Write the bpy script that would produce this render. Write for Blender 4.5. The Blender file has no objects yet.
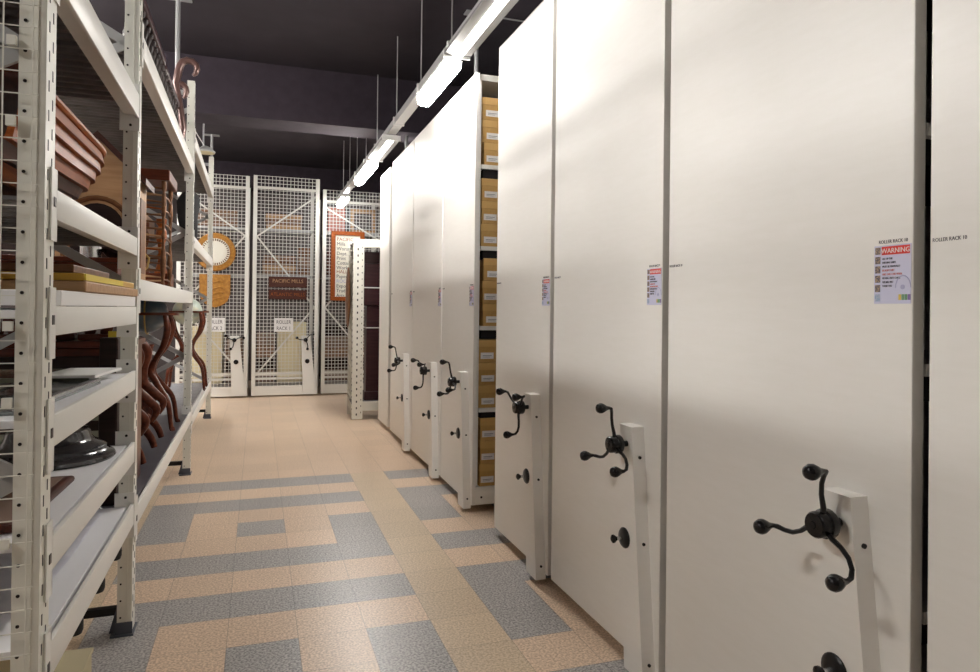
import bpy, bmesh, math, random
from mathutils import Vector, Matrix
random.seed(7)
C = bpy.context.scene.collection
R = math.radians
PI = math.pi

# ------------------------------------------------------------------ materials
def mat(name, col, rough=0.5, metal=0.0, spec=0.5, noise=None, bump=None, emit=None, estr=0, coat=0, alpha=None, trans=0):
    m = bpy.data.materials.new(name); m.use_nodes = True
    nt = m.node_tree; b = nt.nodes['Principled BSDF']
    b.inputs['Base Color'].default_value = (*col, 1)
    b.inputs['Roughness'].default_value = rough
    b.inputs['Metallic'].default_value = metal
    b.inputs['Specular IOR Level'].default_value = spec
    b.inputs['Coat Weight'].default_value = coat
    if trans: b.inputs['Transmission Weight'].default_value = trans
    if emit:
        b.inputs['Emission Color'].default_value = (*emit, 1); b.inputs['Emission Strength'].default_value = estr
    if noise:   # (scale vector, amount 0..1, second colour)
        sc, lo, hi, col2 = noise
        tc = nt.nodes.new('ShaderNodeTexCoord'); mp = nt.nodes.new('ShaderNodeMapping')
        mp.inputs['Scale'].default_value = sc
        nz = nt.nodes.new('ShaderNodeTexNoise'); nz.inputs['Scale'].default_value = 1; nz.inputs['Detail'].default_value = 5
        rp = nt.nodes.new('ShaderNodeMapRange'); rp.inputs['From Min'].default_value = lo; rp.inputs['From Max'].default_value = hi
        mx = nt.nodes.new('ShaderNodeMix'); mx.data_type = 'RGBA'
        mx.inputs[6].default_value = (*col, 1); mx.inputs[7].default_value = (*col2, 1)
        L = nt.links
        L.new(tc.outputs['Object'], mp.inputs['Vector']); L.new(mp.outputs[0], nz.inputs['Vector'])
        L.new(nz.outputs['Fac'], rp.inputs['Value']); L.new(rp.outputs[0], mx.inputs[0]); L.new(mx.outputs[2], b.inputs['Base Color'])
        if bump:
            bp = nt.nodes.new('ShaderNodeBump'); bp.inputs['Strength'].default_value = bump; bp.inputs['Distance'].default_value = 0.004
            L.new(nz.outputs['Fac'], bp.inputs['Height']); L.new(bp.outputs[0], b.inputs['Normal'])
    return m

def tile_mat(name, c1, c2, rough=0.33):
    m = bpy.data.materials.new(name); m.use_nodes = True
    nt = m.node_tree; L = nt.links; b = nt.nodes['Principled BSDF']
    tc = nt.nodes.new('ShaderNodeTexCoord')
    def nz(scale, detail):
        n = nt.nodes.new('ShaderNodeTexNoise'); n.inputs['Scale'].default_value = scale; n.inputs['Detail'].default_value = detail
        L.new(tc.outputs['Object'], n.inputs['Vector']); return n
    n1 = nz(95, 5); n2 = nz(1.3, 3)
    rp = nt.nodes.new('ShaderNodeMapRange'); rp.inputs['From Min'].default_value = .40; rp.inputs['From Max'].default_value = .60
    L.new(n1.outputs['Fac'], rp.inputs['Value'])
    mx = nt.nodes.new('ShaderNodeMix'); mx.data_type = 'RGBA'; mx.inputs[6].default_value = (*c1, 1); mx.inputs[7].default_value = (*c2, 1)
    L.new(rp.outputs[0], mx.inputs[0])
    # per tile value variation
    vm = nt.nodes.new('ShaderNodeVectorMath'); vm.operation = 'SUBTRACT'; vm.inputs[1].default_value = (GX, GY, 0); L.new(tc.outputs['Object'], vm.inputs[0])
    vd = nt.nodes.new('ShaderNodeVectorMath'); vd.operation = 'SCALE'; vd.inputs['Scale'].default_value = 1 / T; L.new(vm.outputs[0], vd.inputs[0])
    fl = nt.nodes.new('ShaderNodeVectorMath'); fl.operation = 'FLOOR'; L.new(vd.outputs[0], fl.inputs[0])
    wn = nt.nodes.new('ShaderNodeTexWhiteNoise'); wn.noise_dimensions = '2D'; L.new(fl.outputs[0], wn.inputs['Vector'])
    fr = nt.nodes.new('ShaderNodeVectorMath'); fr.operation = 'FRACTION'; L.new(vd.outputs[0], fr.inputs[0])
    sp = nt.nodes.new('ShaderNodeSeparateXYZ'); L.new(fr.outputs[0], sp.inputs[0])
    def edge(o):
        a = nt.nodes.new('ShaderNodeMath'); a.operation = 'SUBTRACT'; a.inputs[1].default_value = .5; L.new(o, a.inputs[0])
        c = nt.nodes.new('ShaderNodeMath'); c.operation = 'ABSOLUTE'; L.new(a.outputs[0], c.inputs[0])
        d = nt.nodes.new('ShaderNodeMath'); d.operation = 'GREATER_THAN'; d.inputs[1].default_value = .4935; L.new(c.outputs[0], d.inputs[0]); return d
    e1, e2 = edge(sp.outputs[0]), edge(sp.outputs[1])
    mxm = nt.nodes.new('ShaderNodeMath'); mxm.operation = 'MAXIMUM'; L.new(e1.outputs[0], mxm.inputs[0]); L.new(e2.outputs[0], mxm.inputs[1])
    # brightness = 0.9 + .16*white + .18*(n2-.5) - .3*edge
    f1 = nt.nodes.new('ShaderNodeMath'); f1.operation = 'MULTIPLY_ADD'; f1.inputs[1].default_value = .08; f1.inputs[2].default_value = .86; L.new(wn.outputs['Value'], f1.inputs[0])
    f2 = nt.nodes.new('ShaderNodeMath'); f2.operation = 'MULTIPLY_ADD'; f2.inputs[1].default_value = .2; L.new(n2.outputs['Fac'], f2.inputs[0]); L.new(f1.outputs[0], f2.inputs[2])
    f3 = nt.nodes.new('ShaderNodeMath'); f3.operation = 'MULTIPLY_ADD'; f3.inputs[1].default_value = -.32; L.new(mxm.outputs[0], f3.inputs[0]); L.new(f2.outputs[0], f3.inputs[2])
    vs = nt.nodes.new('ShaderNodeVectorMath'); vs.operation = 'SCALE'; L.new(mx.outputs[2], vs.inputs[0]); L.new(f3.outputs[0], vs.inputs['Scale'])
    L.new(vs.outputs[0], b.inputs['Base Color'])
    b.inputs['Roughness'].default_value = rough
    bp = nt.nodes.new('ShaderNodeBump'); bp.inputs['Strength'].default_value = .05; bp.inputs['Distance'].default_value = .002
    L.new(n1.outputs['Fac'], bp.inputs['Height']); L.new(bp.outputs[0], b.inputs['Normal'])
    return m

T = .3048; GX = .190; GY = 3.2055
M = {}
LA, LB, LC = 70, 12, 100
M['beige'] = tile_mat('beige_tile', (.80, .62, .46), (.50, .36, .25))
M['grey'] = tile_mat('grey_tile', (.50, .48, .46), (.20, .19, .19))
M['tan'] = tile_mat('tan_tile', (.70, .56, .40), (.47, .36, .24))
M['panel'] = mat('white_enamel_panel', (.85, .83, .79), .34, spec=.5, noise=((9, 9, 60), .3, .7, (.83, .81, .765)), bump=.004)
M['white'] = mat('white_steel', (.80, .79, .75), .4)
M['white2'] = mat('cream_white_steel', (.74, .73, .66), .4)
M['postgrey'] = mat('galvanised_grey', (.42, .42, .42), .42, metal=.4)
M['steel'] = mat('zinc_steel', (.38, .38, .40), .38, metal=.7, noise=((12, 12, 12), .3, .7, (.27, .27, .29)))
M['deck'] = mat('dull_deck_steel', (.23, .22, .22), .45, metal=.45, noise=((6, 25, 6), .35, .7, (.13, .125, .13)))
M['decksteel'] = mat('blue_grey_steel_sheet', (.15, .15, .175), .3, metal=.6, noise=((5, 5, 5), .3, .7, (.09, .09, .11)))
M['darksteel'] = mat('dark_blue_steel', (.085, .095, .12), .4, metal=.3)
M['carton'] = mat('faded_cardboard', (.46, .41, .27), .8)
M['deckwhite'] = mat('white_deck', (.80, .80, .82), .5)
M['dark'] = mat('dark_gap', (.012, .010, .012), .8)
M['black'] = mat('black_bakelite', (.006, .0055, .006), .20, spec=.35)
M['blackmetal'] = mat('black_iron', (.006, .0055, .006), .30, spec=.35)
M['rubber'] = mat('black_rubber', (.015, .015, .016), .6)
M['screw'] = mat('dark_screw', (.03, .025, .025), .4, metal=.6)
M['ceil'] = mat('dark_painted_ceiling', (.015, .0095, .0145), .85, noise=((3, 3, 3), .3, .75, (.024, .016, .023)), bump=.3)
M['beamc'] = mat('dark_painted_beam', (.024, .016, .024), .85, noise=((8, 8, 8), .3, .75, (.036, .025, .036)), bump=.3)
M['wall'] = mat('dark_wall', (.10, .085, .085), .9)
M['wallr'] = mat('plaster_wall', (.24, .22, .21), .9)
M['lampw'] = mat('lit_diffuser', (1, 1, 1), .4, emit=(1, .962, .915), estr=LA)
M['lampf'] = mat('lit_diffuser_far', (1, 1, 1), .4, emit=(1, .962, .915), estr=26)
M['lampn'] = mat('lit_lens', (1, 1, 1), .4, emit=(1, .962, .915), estr=LB)
M['lampl'] = mat('lit_diffuser_next_aisle', (1, 1, 1), .4, emit=(1, .97, .93), estr=LC)
M['housing'] = mat('grey_lamp_housing', (.22, .215, .21), .5, metal=.3)
M['trunk'] = mat('grey_light_trunking', (.50, .49, .48), .35, metal=.5)
M['lampbody'] = mat('pale_lamp_body', (.72, .72, .70), .4)
M['box'] = mat('kraft_board', (.58, .36, .125), .75, noise=((30, 30, 30), .3, .7, (.52, .31, .10)))
M['boxlid'] = mat('kraft_lid', (.62, .39, .14), .7)
M['label'] = mat('paper_label', (.80, .79, .78), .7)
M['paper'] = mat('white_paper', (.86, .86, .90), .6, noise=((6, 6, 6), .35, .65, (.70, .70, .76)), bump=.5)
M['ink'] = mat('printed_ink', (.05, .045, .06), .7)
M['red'] = mat('sign_red', (.70, .05, .035), .5)
M['pink'] = mat('sign_redtext', (.62, .16, .14), .6)
M['signbg'] = mat('sign_background', (.62, .62, .78), .45)
M['lilac'] = mat('sign_emblem', (.42, .42, .62), .5)
M['pic1'] = mat('sign_picture', (.42, .30, .20), .6, noise=((300, 300, 300), .4, .6, (.08, .08, .12)))
M['pic2'] = mat('sign_picture_cool', (.25, .38, .55), .6, noise=((300, 300, 300), .4, .6, (.5, .5, .6)))
M['yel'] = mat('badge_yellow', (.7, .5, .1), .5); M['grn'] = mat('badge_green', (.18, .35, .2), .5); M['pur'] = mat('badge_purple', (.25, .16, .38), .5)
def wood(name, a, b_, rough=.3, sc=(4, 40, 40), coat=.3): return mat(name, a, rough, spec=.22, noise=(sc, .3, .7, b_), coat=coat * .4)
M['mahog'] = wood('red_brown_wood', (.135, .034, .016), (.06, .015, .008), coat=.15)
M['mahog2'] = wood('dark_red_wood', (.12, .028, .016), (.05, .012, .008))
M['orangewood'] = wood('orange_varnished_wood', (.40, .105, .018), (.20, .045, .009), .4, sc=(60, 3, 60), coat=.05)
M['boatdark'] = wood('dark_boat_wood', (.09, .030, .020), (.045, .014, .010), .4, sc=(60, 3, 60), coat=.05)
M['palewood'] = wood('pale_wood', (.52, .32, .17), (.38, .21, .10), .45)
M['midwood'] = wood('mid_brown_wood', (.22, .10, .045), (.11, .048, .022), .4, coat=.1)
M['darkwood'] = wood('near_black_wood', (.026, .013, .011), (.012, .006, .005), .5, coat=0)
M['plum'] = wood('plum_brown_lacquer', (.055, .022, .024), (.035, .013, .016), .3)
M['gloss'] = mat('black_gloss', (.022, .020, .023), .16, coat=.25)
M['gold'] = mat('gold_leaf', (.62, .36, .05), .35, metal=.35)
M['ochre'] = mat('ochre_carved_wood', (.46, .215, .03), .42, noise=((25, 25, 25), .35, .65, (.31, .13, .015)), bump=.8)
M['yellow'] = mat('yellow_painted_edge', (.75, .58, .06), .4)
M['cream'] = mat('cream_paint', (.80, .72, .46), .5)
M['glass'] = mat('tinted_glass_sheet', (.16, .17, .165), .12, spec=.5, coat=.2)
M['glassg'] = mat('green_grey_glass', (.24, .25, .19), .12, spec=.8, coat=.4)
M['canvas'] = mat('brown_canvas', (.20, .13, .095), .6)
M['blue'] = mat('slate_blue_globe', (.10, .15, .20), .3, noise=((8, 8, 8), .45, .6, (.16, .20, .22)), coat=.4)
M['palegreen'] = mat('pale_green_globe', (.50, .58, .50), .4, noise=((9, 9, 9), .45, .6, (.6, .6, .45)))
M['posterbg'] = mat('poster_paper', (.82, .80, .70), .6)
M['cloth'] = mat('black_cloth', (.02, .02, .022), .85)
M['brass'] = mat('brass', (.55, .38, .14), .3, metal=.8)
M['bundle'] = mat('brown_bundle', (.30, .17, .10), .8, noise=((12, 30, 30), .35, .65, (.16, .09, .06)))
M['pinkboard'] = mat('dusty_red_board', (.50, .17, .14), .7)
M['silver'] = mat('silver_metal', (.62, .62, .62), .22, metal=.8)
M['scroll'] = mat('aged_copper_brown', (.13, .07, .06), .28, metal=.25)

# ------------------------------------------------------------------ mesh builder
class MB:
    def __init__(s): s.bm = bmesh.new(); s.mi = 0
    def _set(s, faces):
        for f in faces: f.material_index = s.mi
        return s
    def m(s, i): s.mi = i; return s
    def box(s, x0, x1, y0, y1, z0, z1, bev=0, mx=None):
        g = bmesh.ops.create_cube(s.bm, size=1)
        vs = g['verts']
        for v in vs: v.co = Vector(((x0 + x1) / 2 + v.co.x * (x1 - x0), (y0 + y1) / 2 + v.co.y * (y1 - y0), (z0 + z1) / 2 + v.co.z * (z1 - z0)))
        fs = set(f for v in vs for f in v.link_faces)
        if bev:
            es = list(set(e for v in vs for e in v.link_edges))
            r = bmesh.ops.bevel(s.bm, geom=es, offset=bev, segments=2, affect='EDGES', profile=.5)
            fs = set(f for f in r['faces']) | set(f for f in fs if f.is_valid)
            vs = list(set(v for f in fs for v in f.verts))
        if mx is not None:
            for v in vs: v.co = mx @ v.co
        return s._set(fs)
    def prism(s, pts, a0, a1, axis='x'):
        """polygon pts (p,q) extruded along an axis from a0 to a1"""
        def P(p, q, a):
            return {'x': (a, p, q), 'y': (p, a, q), 'z': (p, q, a)}[axis]
        v0 = [s.bm.verts.new(P(p, q, a0)) for p, q in pts]; v1 = [s.bm.verts.new(P(p, q, a1)) for p, q in pts]
        n = len(pts); fs = [s.bm.faces.new(v0), s.bm.faces.new(v1[::-1])]
        for i in range(n): fs.append(s.bm.faces.new((v0[i], v1[i], v1[(i + 1) % n], v0[(i + 1) % n])))
        return s._set(fs)
    def bar(s, a, b, w, h, up=(0, 0, 1)):
        a, b = Vector(a), Vector(b); d = b - a; L = d.length; d.normalize(); up = Vector(up)
        sx = d.cross(up)
        if sx.length < 1e-4: sx = d.cross(Vector((0, 1, 0)))
        sx.normalize(); sz = sx.cross(d)
        mx = Matrix((sx, d, sz)).transposed().to_4x4(); mx.translation = a
        return s.box(-w / 2, w / 2, 0, L, -h / 2, h / 2, mx=mx)
    def tube(s, pts, r, n=8, closed=False):
        pts = [Vector(p) for p in pts]; m = len(pts)
        rs = r if isinstance(r, (list, tuple)) else [r] * m
        rings = []; pn = None
        for i, p in enumerate(pts):
            if closed: t = pts[(i + 1) % m] - pts[i - 1]
            else: t = pts[min(i + 1, m - 1)] - pts[max(i - 1, 0)]
            t.normalize()
            if pn is None:
                pn = t.cross(Vector((.3, .5, .8)));
                if pn.length < .1: pn = t.cross(Vector((1, 0, 0)))
            pn = (pn - t * pn.dot(t)).normalized(); bn = t.cross(pn)
            rings.append([s.bm.verts.new(p + (pn * math.cos(2 * PI * k / n) + bn * math.sin(2 * PI * k / n)) * rs[i]) for k in range(n)])
        fs = []
        for i in range(m if closed else m - 1):
            A, B = rings[i], rings[(i + 1) % m]
            for k in range(n): fs.append(s.bm.faces.new((A[k], A[(k + 1) % n], B[(k + 1) % n], B[k])))
        if not closed: fs += [s.bm.faces.new(rings[0][::-1]), s.bm.faces.new(rings[-1])]
        for f in fs: f.smooth = True
        return s._set(fs)
    def lathe(s, prof, c=(0, 0, 0), n=24, axis='z', dirv=1):
        """prof: list of (radius, height)"""
        c = Vector(c); rings = []
        for r, h in prof:
            ring = []
            for k in range(n):
                a = 2 * PI * k / n; x, y = r * math.cos(a), r * math.sin(a)
                co = {'z': (x, y, h), 'x': (h, x, y), 'y': (x, h, y)}[axis]
                ring.append(s.bm.verts.new(c + Vector(co)))
            rings.append(ring)
        fs = []
        for A, B in zip(rings, rings[1:]):
            for k in range(n): fs.append(s.bm.faces.new((A[k], A[(k + 1) % n], B[(k + 1) % n], B[k])))
        fs += [s.bm.faces.new(rings[0][::-1]), s.bm.faces.new(rings[-1])]
        for f in fs: f.smooth = True
        return s._set(fs)
    def sphere(s, c, r, sc=(1, 1, 1), n=16):
        g = bmesh.ops.create_uvsphere(s.bm, u_segments=n, v_segments=n // 2 + 2, radius=r)
        for v in g['verts']: v.co = Vector((v.co.x * sc[0] + c[0], v.co.y * sc[1] + c[1], v.co.z * sc[2] + c[2]))
        fs = set(f for v in g['verts'] for f in v.link_faces)
        for f in fs: f.smooth = True
        return s._set(fs)
    def build(s, name, mats, parent=None, loc=None, mx=None):
        bm = s.bm
        if mx is not None: bmesh.ops.transform(bm, matrix=mx, verts=bm.verts)
        bmesh.ops.recalc_face_normals(bm, faces=bm.faces)
        me = bpy.data.meshes.new(name); bm.to_mesh(me); bm.free()
        for k in (mats if isinstance(mats, (list, tuple)) else [mats]): me.materials.append(M[k])
        o = bpy.data.objects.new(name, me); C.objects.link(o)
        if parent: o.parent = parent
        if loc: o.location = loc
        if any(p.use_smooth for p in me.polygons):
            try: me.set_sharp_from_angle(angle=R(40))
            except Exception: pass
        return o

def smooth(pts, k=4):
    """Catmull-Rom through the points"""
    P = [Vector(p) for p in pts]; out = []
    for i in range(len(P) - 1):
        a, b, c, d = P[max(i - 1, 0)], P[i], P[i + 1], P[min(i + 2, len(P) - 1)]
        for q in range(k):
            t = q / k; out.append(.5 * ((2 * b) + (c - a) * t + (2 * a - 5 * b + 4 * c - d) * t * t + (3 * b - a - 3 * c + d) * t ** 3))
    return out + [P[-1]]
def stube(mb, pts, rs, n=10, k=4):
    S = smooth(pts, k); R_ = [rs[min(int(i / k), len(rs) - 1)] * (1 - (i / k) % 1) + rs[min(int(i / k) + 1, len(rs) - 1)] * ((i / k) % 1) for i in range(len(S))]
    return mb.tube(S, R_, n)
def tag(o, label, cat, group=None):
    o['label'] = label; o['category'] = cat
    if group: o['group'] = group
    return o
def thing(name, label, cat, loc=(0, 0, 0), rz=0, group=None):
    o = bpy.data.objects.new(name, None); C.objects.link(o); o.location = loc; o.rotation_euler = (0, 0, rz)
    o.empty_display_size = .05
    return tag(o, label, cat, group)
def struct(o): o['kind'] = 'structure'; return o
def children(o): return [c for c in C.objects if c.parent == o]
def copy_tree(o, parent=None):
    c = o.copy(); C.objects.link(c)
    if parent: c.parent = parent
    for ch in children(o): copy_tree(ch, c)
    return c
def text(name, s, size, matn, parent, mx, depth=.0006, ax='CENTER', sx=1.0):
    cu = bpy.data.curves.new(name, 'FONT'); cu.body = s; cu.size = size; cu.extrude = depth; cu.align_x = ax; cu.align_y = 'CENTER'; cu.resolution_u = 2
    t = bpy.data.objects.new('tmp', cu); C.objects.link(t)
    dg = bpy.context.evaluated_depsgraph_get()
    me = bpy.data.meshes.new_from_object(t.evaluated_get(dg)); bpy.data.objects.remove(t); bpy.data.curves.remove(cu)
    me.transform(mx @ Matrix.Diagonal((sx, 1, 1, 1))); me.materials.clear(); me.materials.append(M[matn])
    o = bpy.data.objects.new(name, me); C.objects.link(o); o.parent = parent
    return o
def face_negx(x, y, z): return Matrix(((0, 0, -1, x), (-1, 0, 0, y), (0, 1, 0, z), (0, 0, 0, 1)))
def face_negy(x, y, z): return Matrix(((1, 0, 0, x), (0, 0, -1, y), (0, 1, 0, z), (0, 0, 0, 1)))

# ------------------------------------------------------------------ the setting
XL, XR, YF, YB, ZC = -4.6, 4.6, -2.6, 14.6, 4.2
bm = bmesh.new()
i0, i1 = math.floor((XL - GX) / T) - 0, math.ceil((XR - GX) / T)
j0, j1 = math.floor((YF - GY) / T), math.ceil((YB - GY) / T)
V = {}
def vv(i, j):
    if (i, j) not in V: V[(i, j)] = bm.verts.new((GX + i * T, GY + j * T, 0))
    return V[(i, j)]
for i in range(i0, i1):
    for j in range(j0, j1):
        f = bm.faces.new((vv(i, j), vv(i + 1, j), vv(i + 1, j + 1), vv(i, j + 1)))
        a = (i + 3) % 6; b = j % 6; k = 0
        if j >= 10: k = 0
        elif a == 5: k = 2
        else:
            if b in (1, 3): k = 1
            if b == 5 and a == 2: k = 1
            if a == 0 and b in (5, 0, 1): k = 1
            if a == 4 and b in (3, 4, 5): k = 1
        f.material_index = k
me = bpy.data.meshes.new('floor'); bm.to_mesh(me); bm.free()
for k in ('beige', 'grey', 'tan'): me.materials.append(M[k])
o = bpy.data.objects.new('floor', me); C.objects.link(o); struct(o)
X0, X1 = GX + i0 * T, GX + i1 * T; Y0, Y1 = GY + j0 * T, GY + j1 * T
struct(MB().box(X0, X1, Y0, Y1, ZC, ZC + .2).build('ceiling', 'ceil'))
struct(MB().box(X0 - .2, X0, Y0, Y1, 0, ZC).build('wall_left', 'wallr'))
struct(MB().box(X1, X1 + .2, Y0, Y1, 0, ZC).build('wall_right', 'wall'))
struct(MB().box(X0, X1, Y1, Y1 + .2, 0, ZC).build('wall_back', 'wall'))
struct(MB().box(X0, X1, Y0 - .2, Y0, 0, ZC).build('wall_front', 'wallr'))
for k, (a, b_, z) in enumerate([(7.98, 8.45, 3.585), (1.6, 2.1, 3.585)]):
    struct(MB().box(X0, X1, a, b_, z, ZC).build('trim_%d' % (k + 1), 'beamc'))
struct(MB().box(X0, X1, 13.6, 14.1, 3.75, ZC).build('trim_3', 'beamc'))

# ------------------------------------------------------------------ right hand mobile racks
XP = 1.50; ZT = 3.24; ZB = .055
def crank_knob_pts(h, ang, r=.150):
    """arm path in the (y,z) plane from the hub, angle: 0 towards camera (-y), 90 up, 180 away (+y); S-bent, ends towards -x"""
    c, s = math.cos(ang), math.sin(ang)
    def P(rad, off, x):   # off: sideways bend
        return (h[0] + x, h[1] - (rad * c - off * s), h[2] + rad * s + off * c)
    return [P(.018, 0, 0), P(.045, .004, -.002), P(.075, .016, -.004), P(.105, .020, -.006), P(.130, .014, -.010), P(.146, .004, -.018), P(.150, 0, -.030), P(.150, 0, -.040)]
def make_crank(parent, hub, a0):
    hm = MB().lathe([(.012, 0), (.034, .001), (.038, .006), (.038, .024), (.034, .028), (.034, .050), (.030, .056), (.010, .058), (.009, .061)], (hub[0] + .028, hub[1], hub[2]), 20, 'x')
    bm_ = hm.bm
    for v in bm_.verts: v.co.x = 2 * (hub[0] + .028) - v.co.x
    h = hm.build('crank_hub', 'black', parent); h['label'] = 'round black hub of the three-armed crank'
    for k in range(3):
        a = R(a0 + 120 * k)
        pts = crank_knob_pts(hub, a)
        MB().tube(pts, [.008, .0075, .0065, .0065, .0065, .007, .006, .005], 8).build('crank_arm', 'blackmetal', h)
        e = Vector(pts[-1])
        kn = MB().lathe([(.006, .012), (.009, 0), (.015, -.010), (.0205, -.022), (.021, -.032), (.016, -.043), (.006, -.048)], e, 16, 'x')
        kn.build('crank_knob', 'black', h)
def make_lock(parent, y, z, x=XP):
    e = MB().lathe([(.042, 0), (.042, -.004), (.036, -.010), (.018, -.013)], (x, y, z), 24, 'x').build('lock_escutcheon', 'blackmetal', parent)
    k = MB().m(0).lathe([(.008, -.011), (.008, -.038)], (x, y, z), 12, 'x').m(1).lathe([(.008, -.038), (.017, -.050), (.017, -.056), (.008, -.062)], (x, y, z), 16, 'x')
    k.build('lock_knob', ['silver', 'black'], e)
def make_sign(parent, y1, z1):
    """y1: edge nearer to the camera, z1: top. 0.104 wide, 0.147 tall"""
    w, h = .104, .147; x = XP - .0015
    s = MB().box(x, XP, y1, y1 + w, z1 - h, z1).build('warning_sign', 'signbg', parent); s['label'] = 'small printed warning notice with red header and picture column'
    yl = y1 + w                                      # reading starts at the far edge
    MB().box(x - .0008, x, y1 + .003, yl - .022, z1 - .024, z1 - .003).build('red_banner', 'red', s)
    text('warning_lettering', 'WARNING', .0175, 'label', s, face_negx(x - .0009, (y1 + .003 + yl - .022) / 2, z1 - .0145), sx=.95)
    for k in range(6):
        zz = z1 - .004 - k * .0238
        MB().box(x - .0008, x, yl - .018, yl - .003, zz - .018, zz).build('sign_picture', 'pic2' if k == 5 else 'pic1', s)
    lines = [(.036, 'ink'), (.046, 'ink'), (.057, 'ink'), (.044, 'pink'), (.060, 'pink'), (.057, 'ink'), (.044, 'ink'), (.028, 'ink')]
    words = ['ALL OF THE', 'SHELVING UNITS', 'MUST BE MANUALLY', 'BE ALERT! THEY', 'AND TAKE CARE WHEN', 'MOVING UNITS CHECK', 'THE AISLE FIRST', 'THANK YOU']
    for k, ((L, c), wd) in enumerate(zip(lines, words)):
        zz = z1 - .034 - k * .0098
        text('sign_lettering', wd, .0072, c, s, face_negx(x - .0002, yl - .024, zz), ax='LEFT', sx=L / (.0047 * len(wd)))
    e = MB()
    e.tube([(x, y1 + .021 + .021 * math.cos(a), z1 - .108 + .030 * math.sin(a)) for a in [PI * q / 10 for q in range(11)]], .0013, 5)
    e.lathe([(.006, 0), (.006, -.001)], (x, y1 + .022, z1 - .106), 10, 'x'); e.build('round_emblem', 'lilac', s)
    for k, c in enumerate(['yel', 'grn', 'grn', 'pur']):
        MB().box(x - .0008, x, y1 + .030 - k * .0085 - .004, y1 + .030 - k * .0085 + .003, z1 - .138, z1 - .124).build('badge', c, s)
def mobile_rack(y0, y1, label, num, ang, ztop=ZT, xp=XP, crank=True, depth=1.9, shelves=(.19, .77, 1.376, 1.967, 2.57)):
    t = thing('mobile_rack', label, 'storage rack', (0, 0, 0), 0, 'mobile racks along the right of the aisle')
    g = .012; a, b_ = y0 + g, y1 - g
    e = MB(); e.box(xp, xp + (.030 if num == '7' else .040), a, b_, ZB, ztop, .003)
    e.build('end_panel', 'panel', t)
    c = MB()                                    # carcass: top board, middle divider, posts
    c.box(xp + .041, xp + depth, a + .012, b_ - .012, ztop - .05, ztop - .005)
    c.box(xp + .06, xp + depth, (a + b_) / 2 - .012, (a + b_) / 2 + .012, .2, ztop - .05)
    for yy in (a + .003, b_ - .035):
        for xx in (xp + (.031 if num == '7' else .12), xp + .95, xp + depth - .04): c.box(xx, xx + .012, yy, yy + .03, .2, ztop - .05)
    c.build('carcass', 'white', t)
    MB().box(xp + .031, xp + depth, a + .004, b_ - .004, ZB, .185, .003).m(1).lathe([(.008, 0), (.008, -.003)], (xp + .075, a + .004, .11), 10, 'y').build('base_rail', ['white', 'screw'], t)
    for z in shelves:
        MB().box(xp + .048, xp + depth - .02, a + .002, b_ - .002, z - .034, z - .004).m(1).box(xp + .07, xp + depth - .04, a + .03, b_ - .03, z - .10, z - .034).build('shelf', ['white', 'dark'], t)  # near-black block darkens the underside, standing in for shade below the shelf
    if crank:
        p = MB()
        n0, f0, n1, f1 = a + .02, a + .165, a + .125, a + .222
        p.prism([(n0, .030), (f0, .030), (f1, 1.022), (n1, 1.022)], xp - .057, xp, 'x')
        p.m(1)
        for zz, yy in ((.90, 0), (.56, 0), (.10, 0)):
            yy = n0 + (n1 - n0) * (zz - .03) / .99
            p.lathe([(.0065, 0), (.0065, -.006)], (xp - .026, yy, zz), 10, 'y')
        pl = p.build('crank_plate', ['panel', 'screw'], t); pl['label'] = 'slanting white cover plate carrying the crank'
        make_crank(pl, (xp - .115, a + .158, .950), ang)
        MB().lathe([(.012, 0), (.012, .042)], (xp - .100, a + .158, .950), 12, 'x').build('crank_axle', 'blackmetal', pl)
        make_lock(pl, a + .170, .560, xp - .057)
        make_sign(t, a + .004, 1.667)
        for yy, ax in ((a + .055, 'CENTER'), (b_ - .048, 'CENTER')):
            text('rack_lettering', 'ROLLER RACK ' + num, .0125, 'ink', t, face_negx(xp - .0002, yy, 1.676 if yy < (a + b_) / 2 else 1.668), ax=ax, sx=.86)
    return t
unitsR = [(.14, 1.206, 'nearest white mobile rack end cut off by the right picture edge', '10', 75),
          (1.226, 2.29, 'tall white mobile rack with the largest crank, readable warning notice beside black gap', '10', 77),
          (2.31, 3.372, 'tall white mobile rack second from the camera with full crank, middle of three wide panels', '9', 88),
          (3.396, 4.30, 'white mobile rack just in front of the open bay of yellow boxes', '8', 150),
          (4.78, 5.715, 'white mobile rack whose open side shows yellow archive boxes', '7', 103),
          (5.72, 6.90, 'white mobile rack next behind the one holding yellow boxes', '6', 146),
          (6.91, 8.10, 'small distant white mobile rack with the farthest black crank', '5', 108)]
for y0, y1, lb, num, ang in unitsR: mobile_rack(y0, y1, lb, num, ang)
mobile_rack(8.24, 8.93, 'narrow white rack end beside dark tall furniture, no crank, farthest on the right', '4', 0, ztop=3.215, crank=False)

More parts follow.
